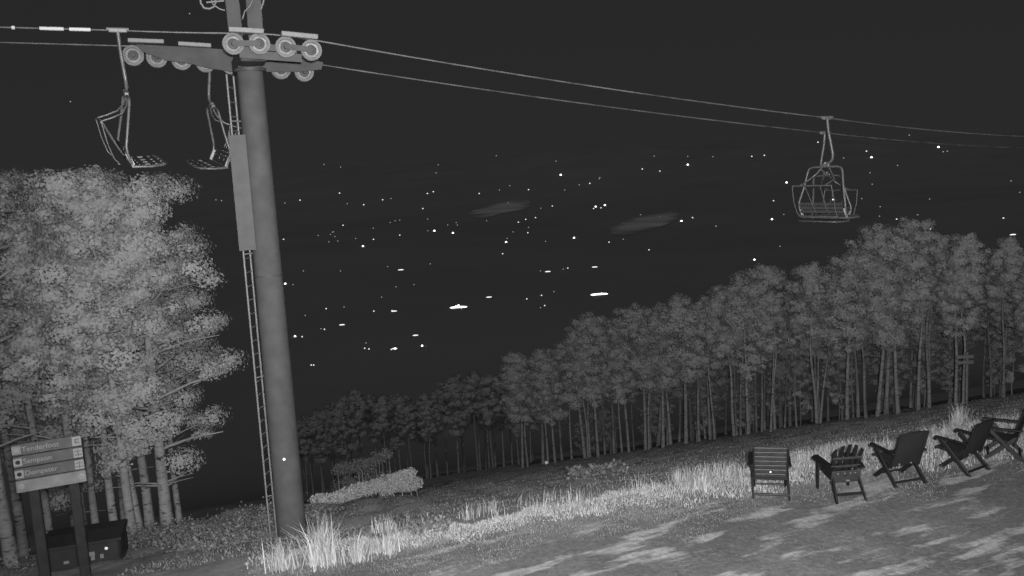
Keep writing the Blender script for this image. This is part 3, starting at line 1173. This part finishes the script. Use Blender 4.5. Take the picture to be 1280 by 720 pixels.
# ------------------------------------------------------------------ terrace chairs
def folding_chair(kind):
    """X-framed folding armchair, faces +Y, origin on the ground"""
    T = empty('folding_chair')
    W = .29
    for sx in (-1, 1):
        m = MB()
        m.bar((sx * (W + .015), -.32, 0), (sx * (W + .015), .26, .60), .036, .075, up=(0, .7, .7), bev=.006)
        m.build('rear_leg', M['plastic'], T)
        m = MB()
        m.bar((sx * (W - .02), .34, 0), (sx * (W - .02), -.20, .46), .036, .075, up=(0, -.7, .7), bev=.006)
        m.build('front_leg', M['plastic'], T)
        m = MB()
        m.bar((sx * (W + .03), -.30, .615), (sx * (W + .03), .36, .635), .075, .03, bev=.01)
        m.bar((sx * (W + .03), .30, .60), (sx * (W + .03), .37, .61), .06, .04, bev=.01)
        m.build('armrest', M['plastic'], T)
    m = MB()
    m.tube([(-W - .02, -.265, .085), (W + .02, -.265, .085)], .022, 8)
    m.build('rear_stretcher', M['plastic'], T)
    m = MB()
    m.tube([(-W + .02, .28, .075), (W - .02, .28, .075)], .02, 8)
    m.build('front_stretcher', M['plastic'], T)
    # back, leaning to the rear
    b0, b1 = Vector((0, -.17, .36)), Vector((0, -.40, .99))
    ub = (b1 - b0).normalized()
    nb = Vector((0, ub.z, -ub.y))
    L = (b1 - b0).length
    if kind == 'slat':
        m = MB()
        n = 7
        for i in range(n):
            c = b0 + ub * (L * (i + .5) / n)
            m.obox(c, (1, 0, 0), nb, ub, W - .018, .011, L / n * .43, 0, .005)
        bk = m.build('backrest', M['plastic2'], T)
        m = MB()
        for sx in (-1, 1):
            m.bar(b0 + Vector((sx * (W - .002), 0, 0)), b1 + Vector((sx * (W - .002), 0, 0)), .03, .035, up=nb, bev=.006)
        m.bar(b0 + Vector((-W, 0, 0)) + ub * .01 - nb * .03, b0 + Vector((W, 0, 0)) + ub * .01 - nb * .03, .03, .03)
        m.build('back_frame', M['plastic'], T)
        m = MB()
        m.lathe(b0 + ub * (L * 1.5 / n) - nb * .014, -nb, [(.017, 0), (.017, .006), (0, .007)], 14)
        m.build('tag', M['white'], bk)
    else:
        # slightly sagging sling with a gently arched top
        nx, ny = 10, 10
        V, Fq = [], []
        for s_ in (0, 1):
            for j in range(ny + 1):
                for i in range(nx + 1):
                    u, v = i / nx * 2 - 1, j / ny
                    top = 1 + .035 * (1 - u * u)
                    p_ = b0 + ub * (L * v * top) + Vector((u * (W - .01), 0, 0)) - nb * (.035 * (1 - u * u) * math.sin(math.pi * min(1, v * .9 + .1)) + s_ * .012)
                    V.append(p_)
        k = (nx + 1) * (ny + 1)
        for j in range(ny):
            for i in range(nx):
                a_ = j * (nx + 1) + i
                Fq += [(a_, a_ + 1, a_ + nx + 2, a_ + nx + 1), (k + a_ + nx + 1, k + a_ + nx + 2, k + a_ + 1, k + a_)]
        rim = [j for j in range(nx)] 
        m = MB()
        m.add(V, Fq, 0, True)
        m.build('backrest', M['fabric'], T)
        m = MB()
        for sx in (-1, 1):
            m.tube([b0 + Vector((sx * W, 0, 0)) - ub * .05, b1 + Vector((sx * W, 0, 0)) + ub * .01], .016, 8)
        m.tube([b1 + Vector((-W, 0, 0)), b1 + ub * .02 + Vector((-W * .5, 0, 0)), b1 + ub * .028, b1 + ub * .02 + Vector((W * .5, 0, 0)), b1 + Vector((W, 0, 0))], .014, 8)
        m.tube([b0 + Vector((-W, 0, 0)), b0 + Vector((W, 0, 0))], .015, 8)
        m.build('back_frame', M['plastic'], T)
        m = MB()
        for sx in (-.3, .12):
            m.lathe(b0 + Vector((sx * W * 2, 0, 0)) + ub * .05 - nb * .05, -nb, [(.016, -.01), (.016, .004), (0, .005)], 10)
        m.build('rivet', M['galv'], T)
    m = MB()
    m.obox((0, .10, .385), (1, 0, 0), (0, 1, .12), (0, -.12, 1), W - .03, .27, .014, 0, .008)
    m.bar((-W, .36, .415), (W, .36, .415), .04, .05, bev=.01)
    m.build('seat', M['fabric'] if kind != 'slat' else M['plastic2'], T)
    return T


def adirondack():
    T = empty('adirondack_chair')
    W = .27
    for sx in (-1, 1):
        m = MB()
        m.bar((sx * (W + .02), .34, 0), (sx * (W + .02), .30, .55), .03, .085, up=(0, 1, 0), bev=.006)
        m.build('front_leg', M['plastic'], T)
        m = MB()
        m.bar((sx * (W + .0), -.44, -.01), (sx * (W - .03), -.17, .42), .03, .08, up=(0, 1, .6), bev=.006)
        m.bar((sx * (W - .05), -.20, .36), (sx * (W - .05), .34, .42), .03, .09, bev=.006)
        m.build('rear_leg', M['plastic'], T)
        m = MB()
        # broad arm, wider at the front
        z = .575
        x0, x1 = sx * (W - .06), sx * (W + .05)
        pts = [(x0, -.33, z), (sx * (W + .03), -.34, z), (sx * (W + .10), .0, z + .01), (sx * (W + .11), .34, z + .02), (sx * (W + .06), .43, z + .02), (sx * (W - .03), .42, z + .02), (sx * (W - .05), .0, z + .01)]
        m.prism(pts, (0, 0, .026))
        m.build('armrest', M['plastic'], T)
    m = MB()
    m.bar((-W, -.355, .13), (W, -.355, .13), .03, .05, bev=.006)
    m.build('rear_stretcher', M['plastic'], T)
    m = MB()
    # skirt panel between the rear legs
    m.obox((0, -.215, .41), (1, 0, 0), (0, 1, .25), (0, -.25, 1), W + .0, .012, .115, 0, .006)
    sk = m.build('back_skirt', M['plastic2'], T)
    m = MB()
    for x in (-.16, -.03, .07, .16):
        m.lathe((x, -.245, .47), (0, -1, -.25), [(.012, -.01), (.012, .004), (0, .005)], 8)
    m.obox((.03, -.215, .325), (1, 0, 0), (0, 1, .25), (0, -.25, 1), .03, .02, .008)
    m.build('rivet', M['galv'], sk)
    b0, b1 = Vector((0, -.10, .38)), Vector((0, -.40, 1.04))
    ub = (b1 - b0).normalized()
    nb = Vector((0, ub.z, -ub.y))
    L = (b1 - b0).length
    n = 5
    for i in range(n):
        u = (i - 2) / 2
        h = L * (1 - .17 * u * u)
        xb, xt = u * .20, u * .25
        m = MB()
        w0, w1 = .027, .031
        hl = L * (1 - .17 * max(0, abs(u) - .22) ** 2 * 1.0)
        def Q(x, s_): return b0 + Vector((x, 0, 0)) + ub * s_
        top_l = L * (1 - .20 * ((xt - w1) / .29) ** 2)
        top_r = L * (1 - .20 * ((xt + w1) / .29) ** 2)
        top_m = L * (1 - .20 * (xt / .29) ** 2) + .004
        pts = [Q(xb - w0, 0), Q(xb + w0, 0), Q(xt + w1, top_r), Q(xt, top_m), Q(xt - w1, top_l)]
        m.prism(pts, nb * .02)
        m.build('back_slat', M['plastic'], T)
    m = MB()
    for s_, w in ((.60, .27), (.33, .27)):
        c = b0 + ub * (L * s_) - nb * .015
        m.obox(c, (1, 0, 0), nb, ub, w, .012, .025, 0, .005)
    m.build('back_rail', M['plastic2'], T)
    m = MB()
    for i in range(6):
        y = -.12 + i * .088
        m.obox((0, y, .372 + i * .012), (1, 0, 0), (0, 1, .14), (0, -.14, 1), W - .02, .038, .01, 0, .005)
    m.build('seat', M['plastic'], T)
    return T


def place(o, px, py, rz, label, group=None, s=1.0, cat='chair'):
    p = hit(px, py)
    o.location = (p.x, p.y, tz(p.x, p.y))
    o.rotation_euler = (0, 0, rz)
    o.scale = (s, s, s)
    tag(o, label, cat, group)


slat = folding_chair('slat')
place(slat, 963, 617, R(-14), 'dark folding chair with horizontal slats and a white dot on its back', 'chairs facing the valley')
adir = adirondack()
place(adir, 1051, 617, R(4), 'dark garden chair with rounded fan back of upright slats', 'chairs facing the valley', .97)
sl = folding_chair('sling')
place(sl, 1124, 600, R(14), 'sling-back folding chair standing next to the fan-backed chair', 'chairs facing the valley')
sl2 = copy_tree(sl)
place(sl2, 1204, 587, R(31), 'sling-back folding chair, second from the picture edge, partly covering the last one', 'chairs facing the valley')
sl3 = copy_tree(sl)
place(sl3, 1255, 570, R(62), 'sling-back folding chair seen side-on, cut by the picture edge', 'chairs facing the valley')


# ------------------------------------------------------------------ trail sign and cabinet
def text_mesh(s, size, matl, name, parent, loc, ax, up, nrm):
    cu = bpy.data.curves.new(name, 'FONT')
    cu.body = s
    cu.size = size
    cu.extrude = .002
    cu.align_x = 'LEFT'
    cu.align_y = 'CENTER'
    tmp = bpy.data.objects.new('tmp', cu)
    COL.objects.link(tmp)
    bpy.context.view_layer.update()
    dg = bpy.context.evaluated_depsgraph_get()
    me = bpy.data.meshes.new_from_object(tmp.evaluated_get(dg))
    bpy.data.objects.remove(tmp)
    bpy.data.curves.remove(cu)
    me.name = name
    me.materials.clear()
    me.materials.append(matl)
    mtx = Matrix((ax, up, nrm)).transposed().to_4x4()
    mtx.translation = loc
    me.transform(mtx)
    return link(name, me, parent)


def trail_sign():
    lb, rb = P(20, 607, 13.6), P(108, 596, 14.0)
    mid = (lb + rb) / 2
    bx = Vector((rb.x - lb.x, rb.y - lb.y, 0))
    W = bx.length
    bx.normalize()
    up = Vector((0, 0, 1))
    fr = bx.cross(up)                               # faces the viewer
    if fr.y > 0:
        fr = -fr
    gz = tz(mid.x, mid.y)
    T = empty('trail_sign', (mid.x, mid.y, gz))
    zb = mid.z - gz
    tag(T, 'wooden trail sign with three dark name boards on two posts', 'sign')
    for s_ in (-.28, .30):
        m = MB()
        m.obox(bx * (s_ * W) - fr * .14 + up * ((zb + .62) / 2 - .2), bx, fr, up, .08, .08, (zb + .62) / 2 + .2 - .04, 0, .015)
        m.build('post', M['post'], T)
    m = MB()
    m.obox(up * zb, bx, fr, up, W / 2, .035, .098, 0, .01)
    bm_ = m.build('beam', M['wood'], T)
    for s_ in (-.43, .43):
        m = MB()
        m.lathe(bx * (s_ * W) + fr * .034 + up * (zb - .0), fr, [(.05, -.01), (.05, .003), (.04, .005), (.04, .002), (0, .002)], 12)
        m.build('bolt_plate', M['galv'], bm_)
    # names on the boards are too blurred to read with certainty
    rows = [('Tenderfoot', .385, 'square'), ('Sampson', .385 - .0, 'dot'), ('Dempster', 0, 'dot')]
    for i, (nm, _, sym) in enumerate(rows):
        z = zb + .205 + (2 - i) * .198
        m = MB()
        m.obox(up * z + fr * .0, bx, fr, up, W / 2 - .004, .022, .093, 0, .008)
        bd = m.build('name_board', M['signbrd'], T)
        f0 = fr * .0235
        m = MB()
        m.obox(-bx * (W * .43) + up * z + f0, bx, fr, up, .062, .003, .062)
        m.build('grade_plate', M['signpale'], bd)
        m = MB()
        if sym == 'dot':
            m.lathe(-bx * (W * .43) + up * z + f0 + fr * .004, fr, [(.034, -.002), (.034, .002), (0, .002)], 20)
        else:
            for k in (-1, 1):
                m.obox(-bx * (W * .43) + up * (z + k * .045) + f0 + fr * .003, bx, fr, up, .045, .002, .003)
                m.obox(-bx * (W * .43 - k * .042) + up * z + f0 + fr * .003, bx, fr, up, .003, .002, .042)
        m.build('grade_symbol', M['signink'] if sym == 'dot' else M['signbrd'], bd)
        text_mesh(nm, .115, M['signpale'], 'lettering', bd, -bx * (W * .355) + up * z + f0, bx, up, fr)
        m = MB()
        c = bx * (W * .425) + up * z + f0
        m.obox(c, bx, fr, up, .066, .003, .075)
        m.build('pictogram_plate', M['signpale'], bd)
        m = MB()
        e = fr * .004
        if i == 0:
            m.obox(c + e - bx * .02, bx, fr, up, .008, .002, .035)
            m.obox(c + e + up * .033 + bx * .012, bx, fr, up, .03, .002, .007)
            m.obox(c + e - up * .03 + bx * .012, bx, fr, up, .03, .002, .007)
            m.obox(c + e + bx * .016, bx, fr, up, .02, .002, .006)
        else:
            m.obox(c + e, bx, fr, up, .007, .002, .055)
            for k in (-1, 1):
                for w_ in (-1, 1):
                    m.obox(c + e + up * (.03 * k) + bx * (.033 * w_), bx, fr, up, .018, .002, .007)
        m.build('pictogram', M['signbrd'], bd)


trail_sign()


def utility_cabinet():
    c = P(110, 700, 17.4)
    gz = tz(c.x, c.y)
    T = empty('utility_cabinet', (c.x, c.y, gz - .05), R(16))
    tag(T, 'dark metal utility cabinet with pale stickers behind the trail sign', 'cabinet')
    top = P(110, 665, 17.4).z - gz + .05
    m = MB()
    m.box((0, 0, top / 2 - .02), (.73, .45, top / 2 - .06), 0, .04)
    m.build('body', M['cabinet'], T)
    m = MB()
    m.prism([(-.76, -.49, top - .10), (-.76, -.49, top - .05), (-.76, .0, top + .02), (-.76, .49, top - .02), (-.76, .49, top - .10)], (1.52, 0, 0))
    m.build('lid', M['cabinet'], T)
    for x0, x1 in ((-.68, -.02), (.02, .68)):
        m = MB()
        m.box(((x0 + x1) / 2, -.455, top * .47), ((x1 - x0) / 2, .010, top * .36), 0, .008)
        d = m.build('door', M['cabinet'], T)
    m = MB()
    m.lathe((.46, -.466, top * .66), (0, -1, 0), [(.028, -.01), (.032, .02), (.02, .03), (0, .032)], 14)
    m.build('latch', M['white'], d)  # plain white colour painted in for the glint on the metal
    for x, z, w, h in ((.06 + .10, .55, .075, .045), (.06 + .13, .42, .035, .04), (.36, .44, .033, .045), (-.30, .42, .05, .03)):
        m = MB()
        m.box((x, -.467, top * z), (w, .002, h))
        m.build('sticker', M['sticker'], T)


utility_cabinet()


# small finger-post in the edge of the wood and a marker on a stake
def finger_post():
    b = P(1208, 520, 36)
    gz = tz(b.x, b.y)
    T = empty('finger_post', (b.x, b.y, gz))
    tag(T, 'small two-board signpost among the last aspens of the big wood', 'signpost')
    ztop = P(1211, 440, 36).z - gz
    m = MB()
    m.tube([(0, 0, -.2), (0, 0, ztop)], .06, 8)
    m.build('post', M['wood'], T)
    for z in (ztop - .18, ztop - .42):
        m = MB()
        m.box((-.12, -.08, z), (.36, .015, .075), 0, .01)
        m.build('board', M['wood'], T)


finger_post()
p = P(683, 578, 48)
p.z = max(p.z, tz(p.x, p.y) + .05)
mk = empty('marker_stake', (p.x, p.y, tz(p.x, p.y)))
hz = max(.25, p.z - tz(p.x, p.y))
m = MB()
m.tube([(0, 0, -.2), (0, 0, hz + .1)], .02, 6)
m.build('stake', M['wood'], mk)
m = MB()
m.lathe((0, -.02, hz), (0, -1, 0), [(.09, 0), (.09, .02), (0, .03)], 14)
m.build('reflector', M['white'], mk)
tag(mk, 'tiny white reflector on a stake at the lower end of the big wood', 'marker')

# ------------------------------------------------------------------ the valley: fields and town lights
def ragged(m):
    # thin, broken edges: the pale stubble gives way to dark ground in patches
    nt = m.node_tree
    b = nt.nodes['Principled BSDF']
    at = nt.nodes.new('ShaderNodeAttribute')
    at.attribute_name = 'rim'
    tc = nt.nodes.new('ShaderNodeTexCoord')
    n = nt.nodes.new('ShaderNodeTexNoise')
    n.inputs['Scale'].default_value = .004
    n.inputs['Detail'].default_value = 6
    nt.links.new(tc.outputs['Object'], n.inputs['Vector'])
    s1 = nt.nodes.new('ShaderNodeMath')
    s1.operation = 'MULTIPLY_ADD'
    s1.inputs[1].default_value = 1.6
    s1.inputs[2].default_value = .85
    nt.links.new(n.outputs['Fac'], s1.inputs[0])
    s2 = nt.nodes.new('ShaderNodeMath')
    s2.operation = 'SUBTRACT'
    nt.links.new(s1.outputs[0], s2.inputs[0])
    nt.links.new(at.outputs['Fac'], s2.inputs[1])
    mr = nt.nodes.new('ShaderNodeMapRange')
    mr.inputs['From Min'].default_value = .38
    mr.inputs['From Max'].default_value = .95
    nt.links.new(s2.outputs[0], mr.inputs['Value'])
    nt.links.new(mr.outputs[0], b.inputs['Alpha'])


ragged(M['field'])


def field(px_poly, label):
    pts = [hit(x, y) for x, y in px_poly]
    c = sum(pts, Vector()) / len(pts)
    # subdivided sheet laid on the valley floor
    V, Fq = [], []
    n = len(pts)
    rings = 8
    V.append((0, 0, tz(c.x, c.y) + 3 - c.z))
    for k in range(1, rings + 1):
        for p_ in pts:
            q = c.lerp(p_, k / rings)
            V.append((q.x - c.x, q.y - c.y, tz(q.x, q.y) + 3 - c.z))
    for i in range(n):
        Fq.append((0, 1 + i, 1 + (i + 1) % n))
    for k in range(1, rings):
        for i in range(n):
            a_, b_ = 1 + (k - 1) * n + i, 1 + (k - 1) * n + (i + 1) % n
            Fq.append((a_, a_ + n, b_ + n, b_))
    m = MB()
    m.add(V, Fq)
    o = m.build('field', M['field'])
    at = o.data.attributes.new('rim', 'FLOAT', 'POINT')
    at.data.foreach_set('value', [0.0] + [k / rings for k in range(1, rings + 1) for _ in pts])
    o.location = c
    tag(o, label, kind='structure')


field([(590, 264), (600, 261), (622, 254), (645, 250), (661, 250), (664, 258), (650, 264), (630, 267), (604, 274), (592, 273), (586, 269)], 'pale open field lit faintly on the valley floor, nearer the lift tower')
field([(762, 286), (790, 274), (818, 268), (838, 265), (850, 268), (846, 276), (826, 284), (800, 292), (780, 296), (764, 294)], 'pale open field on the valley floor, nearer the chair over the wood')

L8 = [(641, 34, 0), (475, 60, 0), (469, 83, 0), (1092, 35, 0), (1188, 36, 0), (1188, 60, 2), (1058, 72, 1), (1108, 78, 1), (935, 100, 0), (908, 113, 1), (878, 117, 0), (825, 89, 2), (733, 131, 1), (650, 132, 0),
      (592, 142, 1), (461, 137, 1), (444, 142, 1), (193, 141, 1), (316, 160, 1), (80, 161, 1), (37, 169, 0), (215, 171, 0), (262, 174, 1), (431, 185, 1), (674, 169, 0), (801, 178, 1), (768, 184, 0), (925, 180, 2),
      (951, 176, 2), (940, 183, 1), (919, 185, 1), (753, 211, 1), (725, 216, 1), (704, 224, 1), (1170, 221, 2), (1203, 212, 0), (1268, 235, 0), (445, 215, 0), (352, 220, 0), (338, 225, 0), (365, 218, 0), (203, 233, 1),
      (132, 262, 0), (167, 259, 0), (180, 265, 0), (365, 261, 1), (464, 249, 2), (502, 232, 0), (517, 255, 2), (731, 254, 1), (33, 273, 1), (290, 273, 1), (260, 293, 2), (669, 281, 2), (672, 270, 0), (659, 314, 1),
      (863, 269, 2), (963, 281, 1), (1077, 303, 1), (922, 352, 3), (845, 355, 1), (832, 358, 0), (788, 365, 3), (767, 363, 0), (368, 360, 3), (38, 400, 2), (60, 402, 0), (620, 438, 3), (533, 467, 4), (728, 443, 1),
      (770, 433, 1), (779, 462, 1), (767, 468, 0), (935, 430, 4), (291, 478, 1), (349, 478, 3), (206, 466, 0), (155, 471, 1), (95, 490, 0), (200, 517, 3), (150, 530, 1), (140, 528, 0), (66, 550, 2), (86, 551, 1),
      (410, 547, 3), (429, 577, 2), (350, 585, 3), (265, 584, 1), (277, 586, 1), (119, 632, 1), (112, 632, 1), (533, 462, 2)]
L7 = [(495, 238, 1), (243, 292, 1), (291, 288, 1), (95, 293, 0), (376, 392, 2), (326, 461, 1), (320, 532, 2), (365, 513, 0), (554, 457, 2), (17, 525, 1), (107, 558, 0), (680, 272, 1), (699, 296, 2), (593, 298, 0),
      (843, 211, 0), (954, 257, 2), (972, 274, 0), (988, 272, 0), (716, 224, 1), (795, 531, 1), (924, 568, 2), (1066, 591, 1), (1202, 527, 1), (1238, 590, 3), (1199, 614, 0), (1219, 611, 0)]
LIGHTS = [(x / 2.2857 + 340, y / 2.2857 + 180, k) for x, y, k in L8] + [(x / 3.048 + 860, y / 3.048 + 100, k) for x, y, k in L7]
LIGHTS += [(570, 383.5, 2), (577, 384.5, 2), (742, 369, 2), (752, 367.5, 2), (757, 367, 1), (494, 436, 2), (489, 437, 1), (490, 388.5, 1), (270, 250, 0), (277, 251, 0), (943, 325, 2), (960, 347, 1), (983, 228, 1)]


gl = np.random.default_rng(77)
for _ in range(70):
    px_ = gl.uniform(345, 1275)
    py_ = gl.triangular(175, 290, 470)
    if py_ < 470 - max(0, px_ - 600) * .32 and abs(px_ - 1032) > 45:
        LIGHTS.append((px_, py_, 0))


def lights():
    meshes = []
    for lv, mt in enumerate(LAMP):
        m = MB()
        prof = [(math.sin(math.pi * i / 6), -math.cos(math.pi * i / 6)) for i in range(7)]
        m.lathe((0, 0, 0), (0, 0, 1), prof, 10)
        meshes.append(m.mesh('town_light', mt))
    size = {0: (.62, .62), 1: (.8, .75), 2: (1.15, 1.1), 3: (3.6, .75), 4: (11, 1.15)}
    lvl = {0: 0, 1: 1, 2: 2, 3: 1, 4: 2}
    special = {(533, 467): 'longest and brightest bar of town lights, low in mid valley', (935, 430): 'second long bright bar of town lights, just above the big wood'}
    for i, (px, py, k) in enumerate(LIGHTS):
        p_ = hit(px, py)
        d = (p_ - CAM).length
        o = link('town_light', meshes[lvl[k]])
        u = d / F_PX
        ax, az_ = size[k]
        o.scale = (ax * u, .8 * u, az_ * u)
        o.location = p_ - ray(px, py).normalized() * (2 * u) + Vector((0, 0, az_ * u * .3))
        if k == 4:
            lab = 'longest and brightest bar of town lights in the middle of the valley' if px < 640 else 'bright bar of town lights just above the crowns of the big wood'
            gp = 'bars of town lights'
        elif k == 3:
            nm = {(922, 352): 'short streak'}
            lab = f'short dim streak of town lights, {ORD[sum(1 for q in LIGHTS if q[2] == 3 and q[0] < px)]} streak counted from the lift tower'
            gp = 'short streaks of town lights'
        elif k == 2:
            lab = f'bright round town light, {ORD[sum(1 for q in LIGHTS if q[2] == 2 and q[0] < px)]} bright dot counted from the lift tower'
            gp = 'bright dots of town lights'
        elif k == 1:
            lab, gp = 'small white town light dotted in the dark valley', 'small dots of town lights'
        else:
            lab, gp = 'faintest pinprick of a town light in the dark valley', 'faint pinpricks of town lights'
        tag(o, lab, 'light', gp)
    for px, py, lab in ((88, 127, 'faint star in the dark sky above the near aspens'), (237, 17, 'star in the dark sky between left chair and tower top')):
        p_ = CAM + ray(px, py) * 30000
        o = link('star', meshes[0])
        o.scale = (20, 20, 20)
        o.location = p_
        tag(o, lab, 'star')


lights()

# ------------------------------------------------------------------ light
w = bpy.data.worlds.new('World')
SC.world = w
w.use_nodes = True
nt = w.node_tree
bg = nt.nodes['Background']
sky = nt.nodes.new('ShaderNodeTexSky')
sky.sky_type = 'NISHITA'
sky.sun_disc = False
SUN_EL = R(34)
sky.sun_elevation = SUN_EL
sky.sun_rotation = R(180)
sky.altitude = 2800
sky.dust_density = 0.2
bw = nt.nodes.new('ShaderNodeRGBToBW')             # the camera sees in infrared: no colour
pw = nt.nodes.new('ShaderNodeMath')
pw.operation = 'POWER'
pw.inputs[1].default_value = .1
nt.links.new(sky.outputs[0], bw.inputs[0])
nt.links.new(bw.outputs[0], pw.inputs[0])
nt.links.new(pw.outputs[0], bg.inputs['Color'])
bg.inputs['Strength'].default_value = .0178

sl_ = bpy.data.lights.new('moon', 'SUN')
sl_.energy = .45
sl_.angle = R(.5)
moon = bpy.data.objects.new('moon', sl_)
COL.objects.link(moon)
moon.rotation_euler = (math.pi / 2 - SUN_EL, 0, R(-3))

# floodlight on the lodge behind the viewpoint: its falloff is what the photograph shows
fl = bpy.data.lights.new('floodlight', 'SPOT')
fl.energy = 34000
fl.spot_size = R(104)
fl.spot_blend = 1.0
fl.shadow_soft_size = .2
flo = bpy.data.objects.new('floodlight', fl)
COL.objects.link(flo)
flo.location = (.2, -.3, 6.3)
tgt = Vector((3.5, 40, 4.0))
flo.rotation_euler = (tgt - Vector(flo.location)).to_track_quat('-Z', 'Y').to_euler()

# ------------------------------------------------------------------ render
SC.render.engine = 'CYCLES'
SC.cycles.use_denoising = True
SC.cycles.max_bounces = 4
SC.cycles.diffuse_bounces = 3
SC.cycles.caustics_reflective = False
SC.cycles.caustics_refractive = False
SC.view_settings.view_transform = 'Standard'
SC.view_settings.look = 'None'
SC.view_settings.exposure = 0
SC.view_settings.gamma = 1
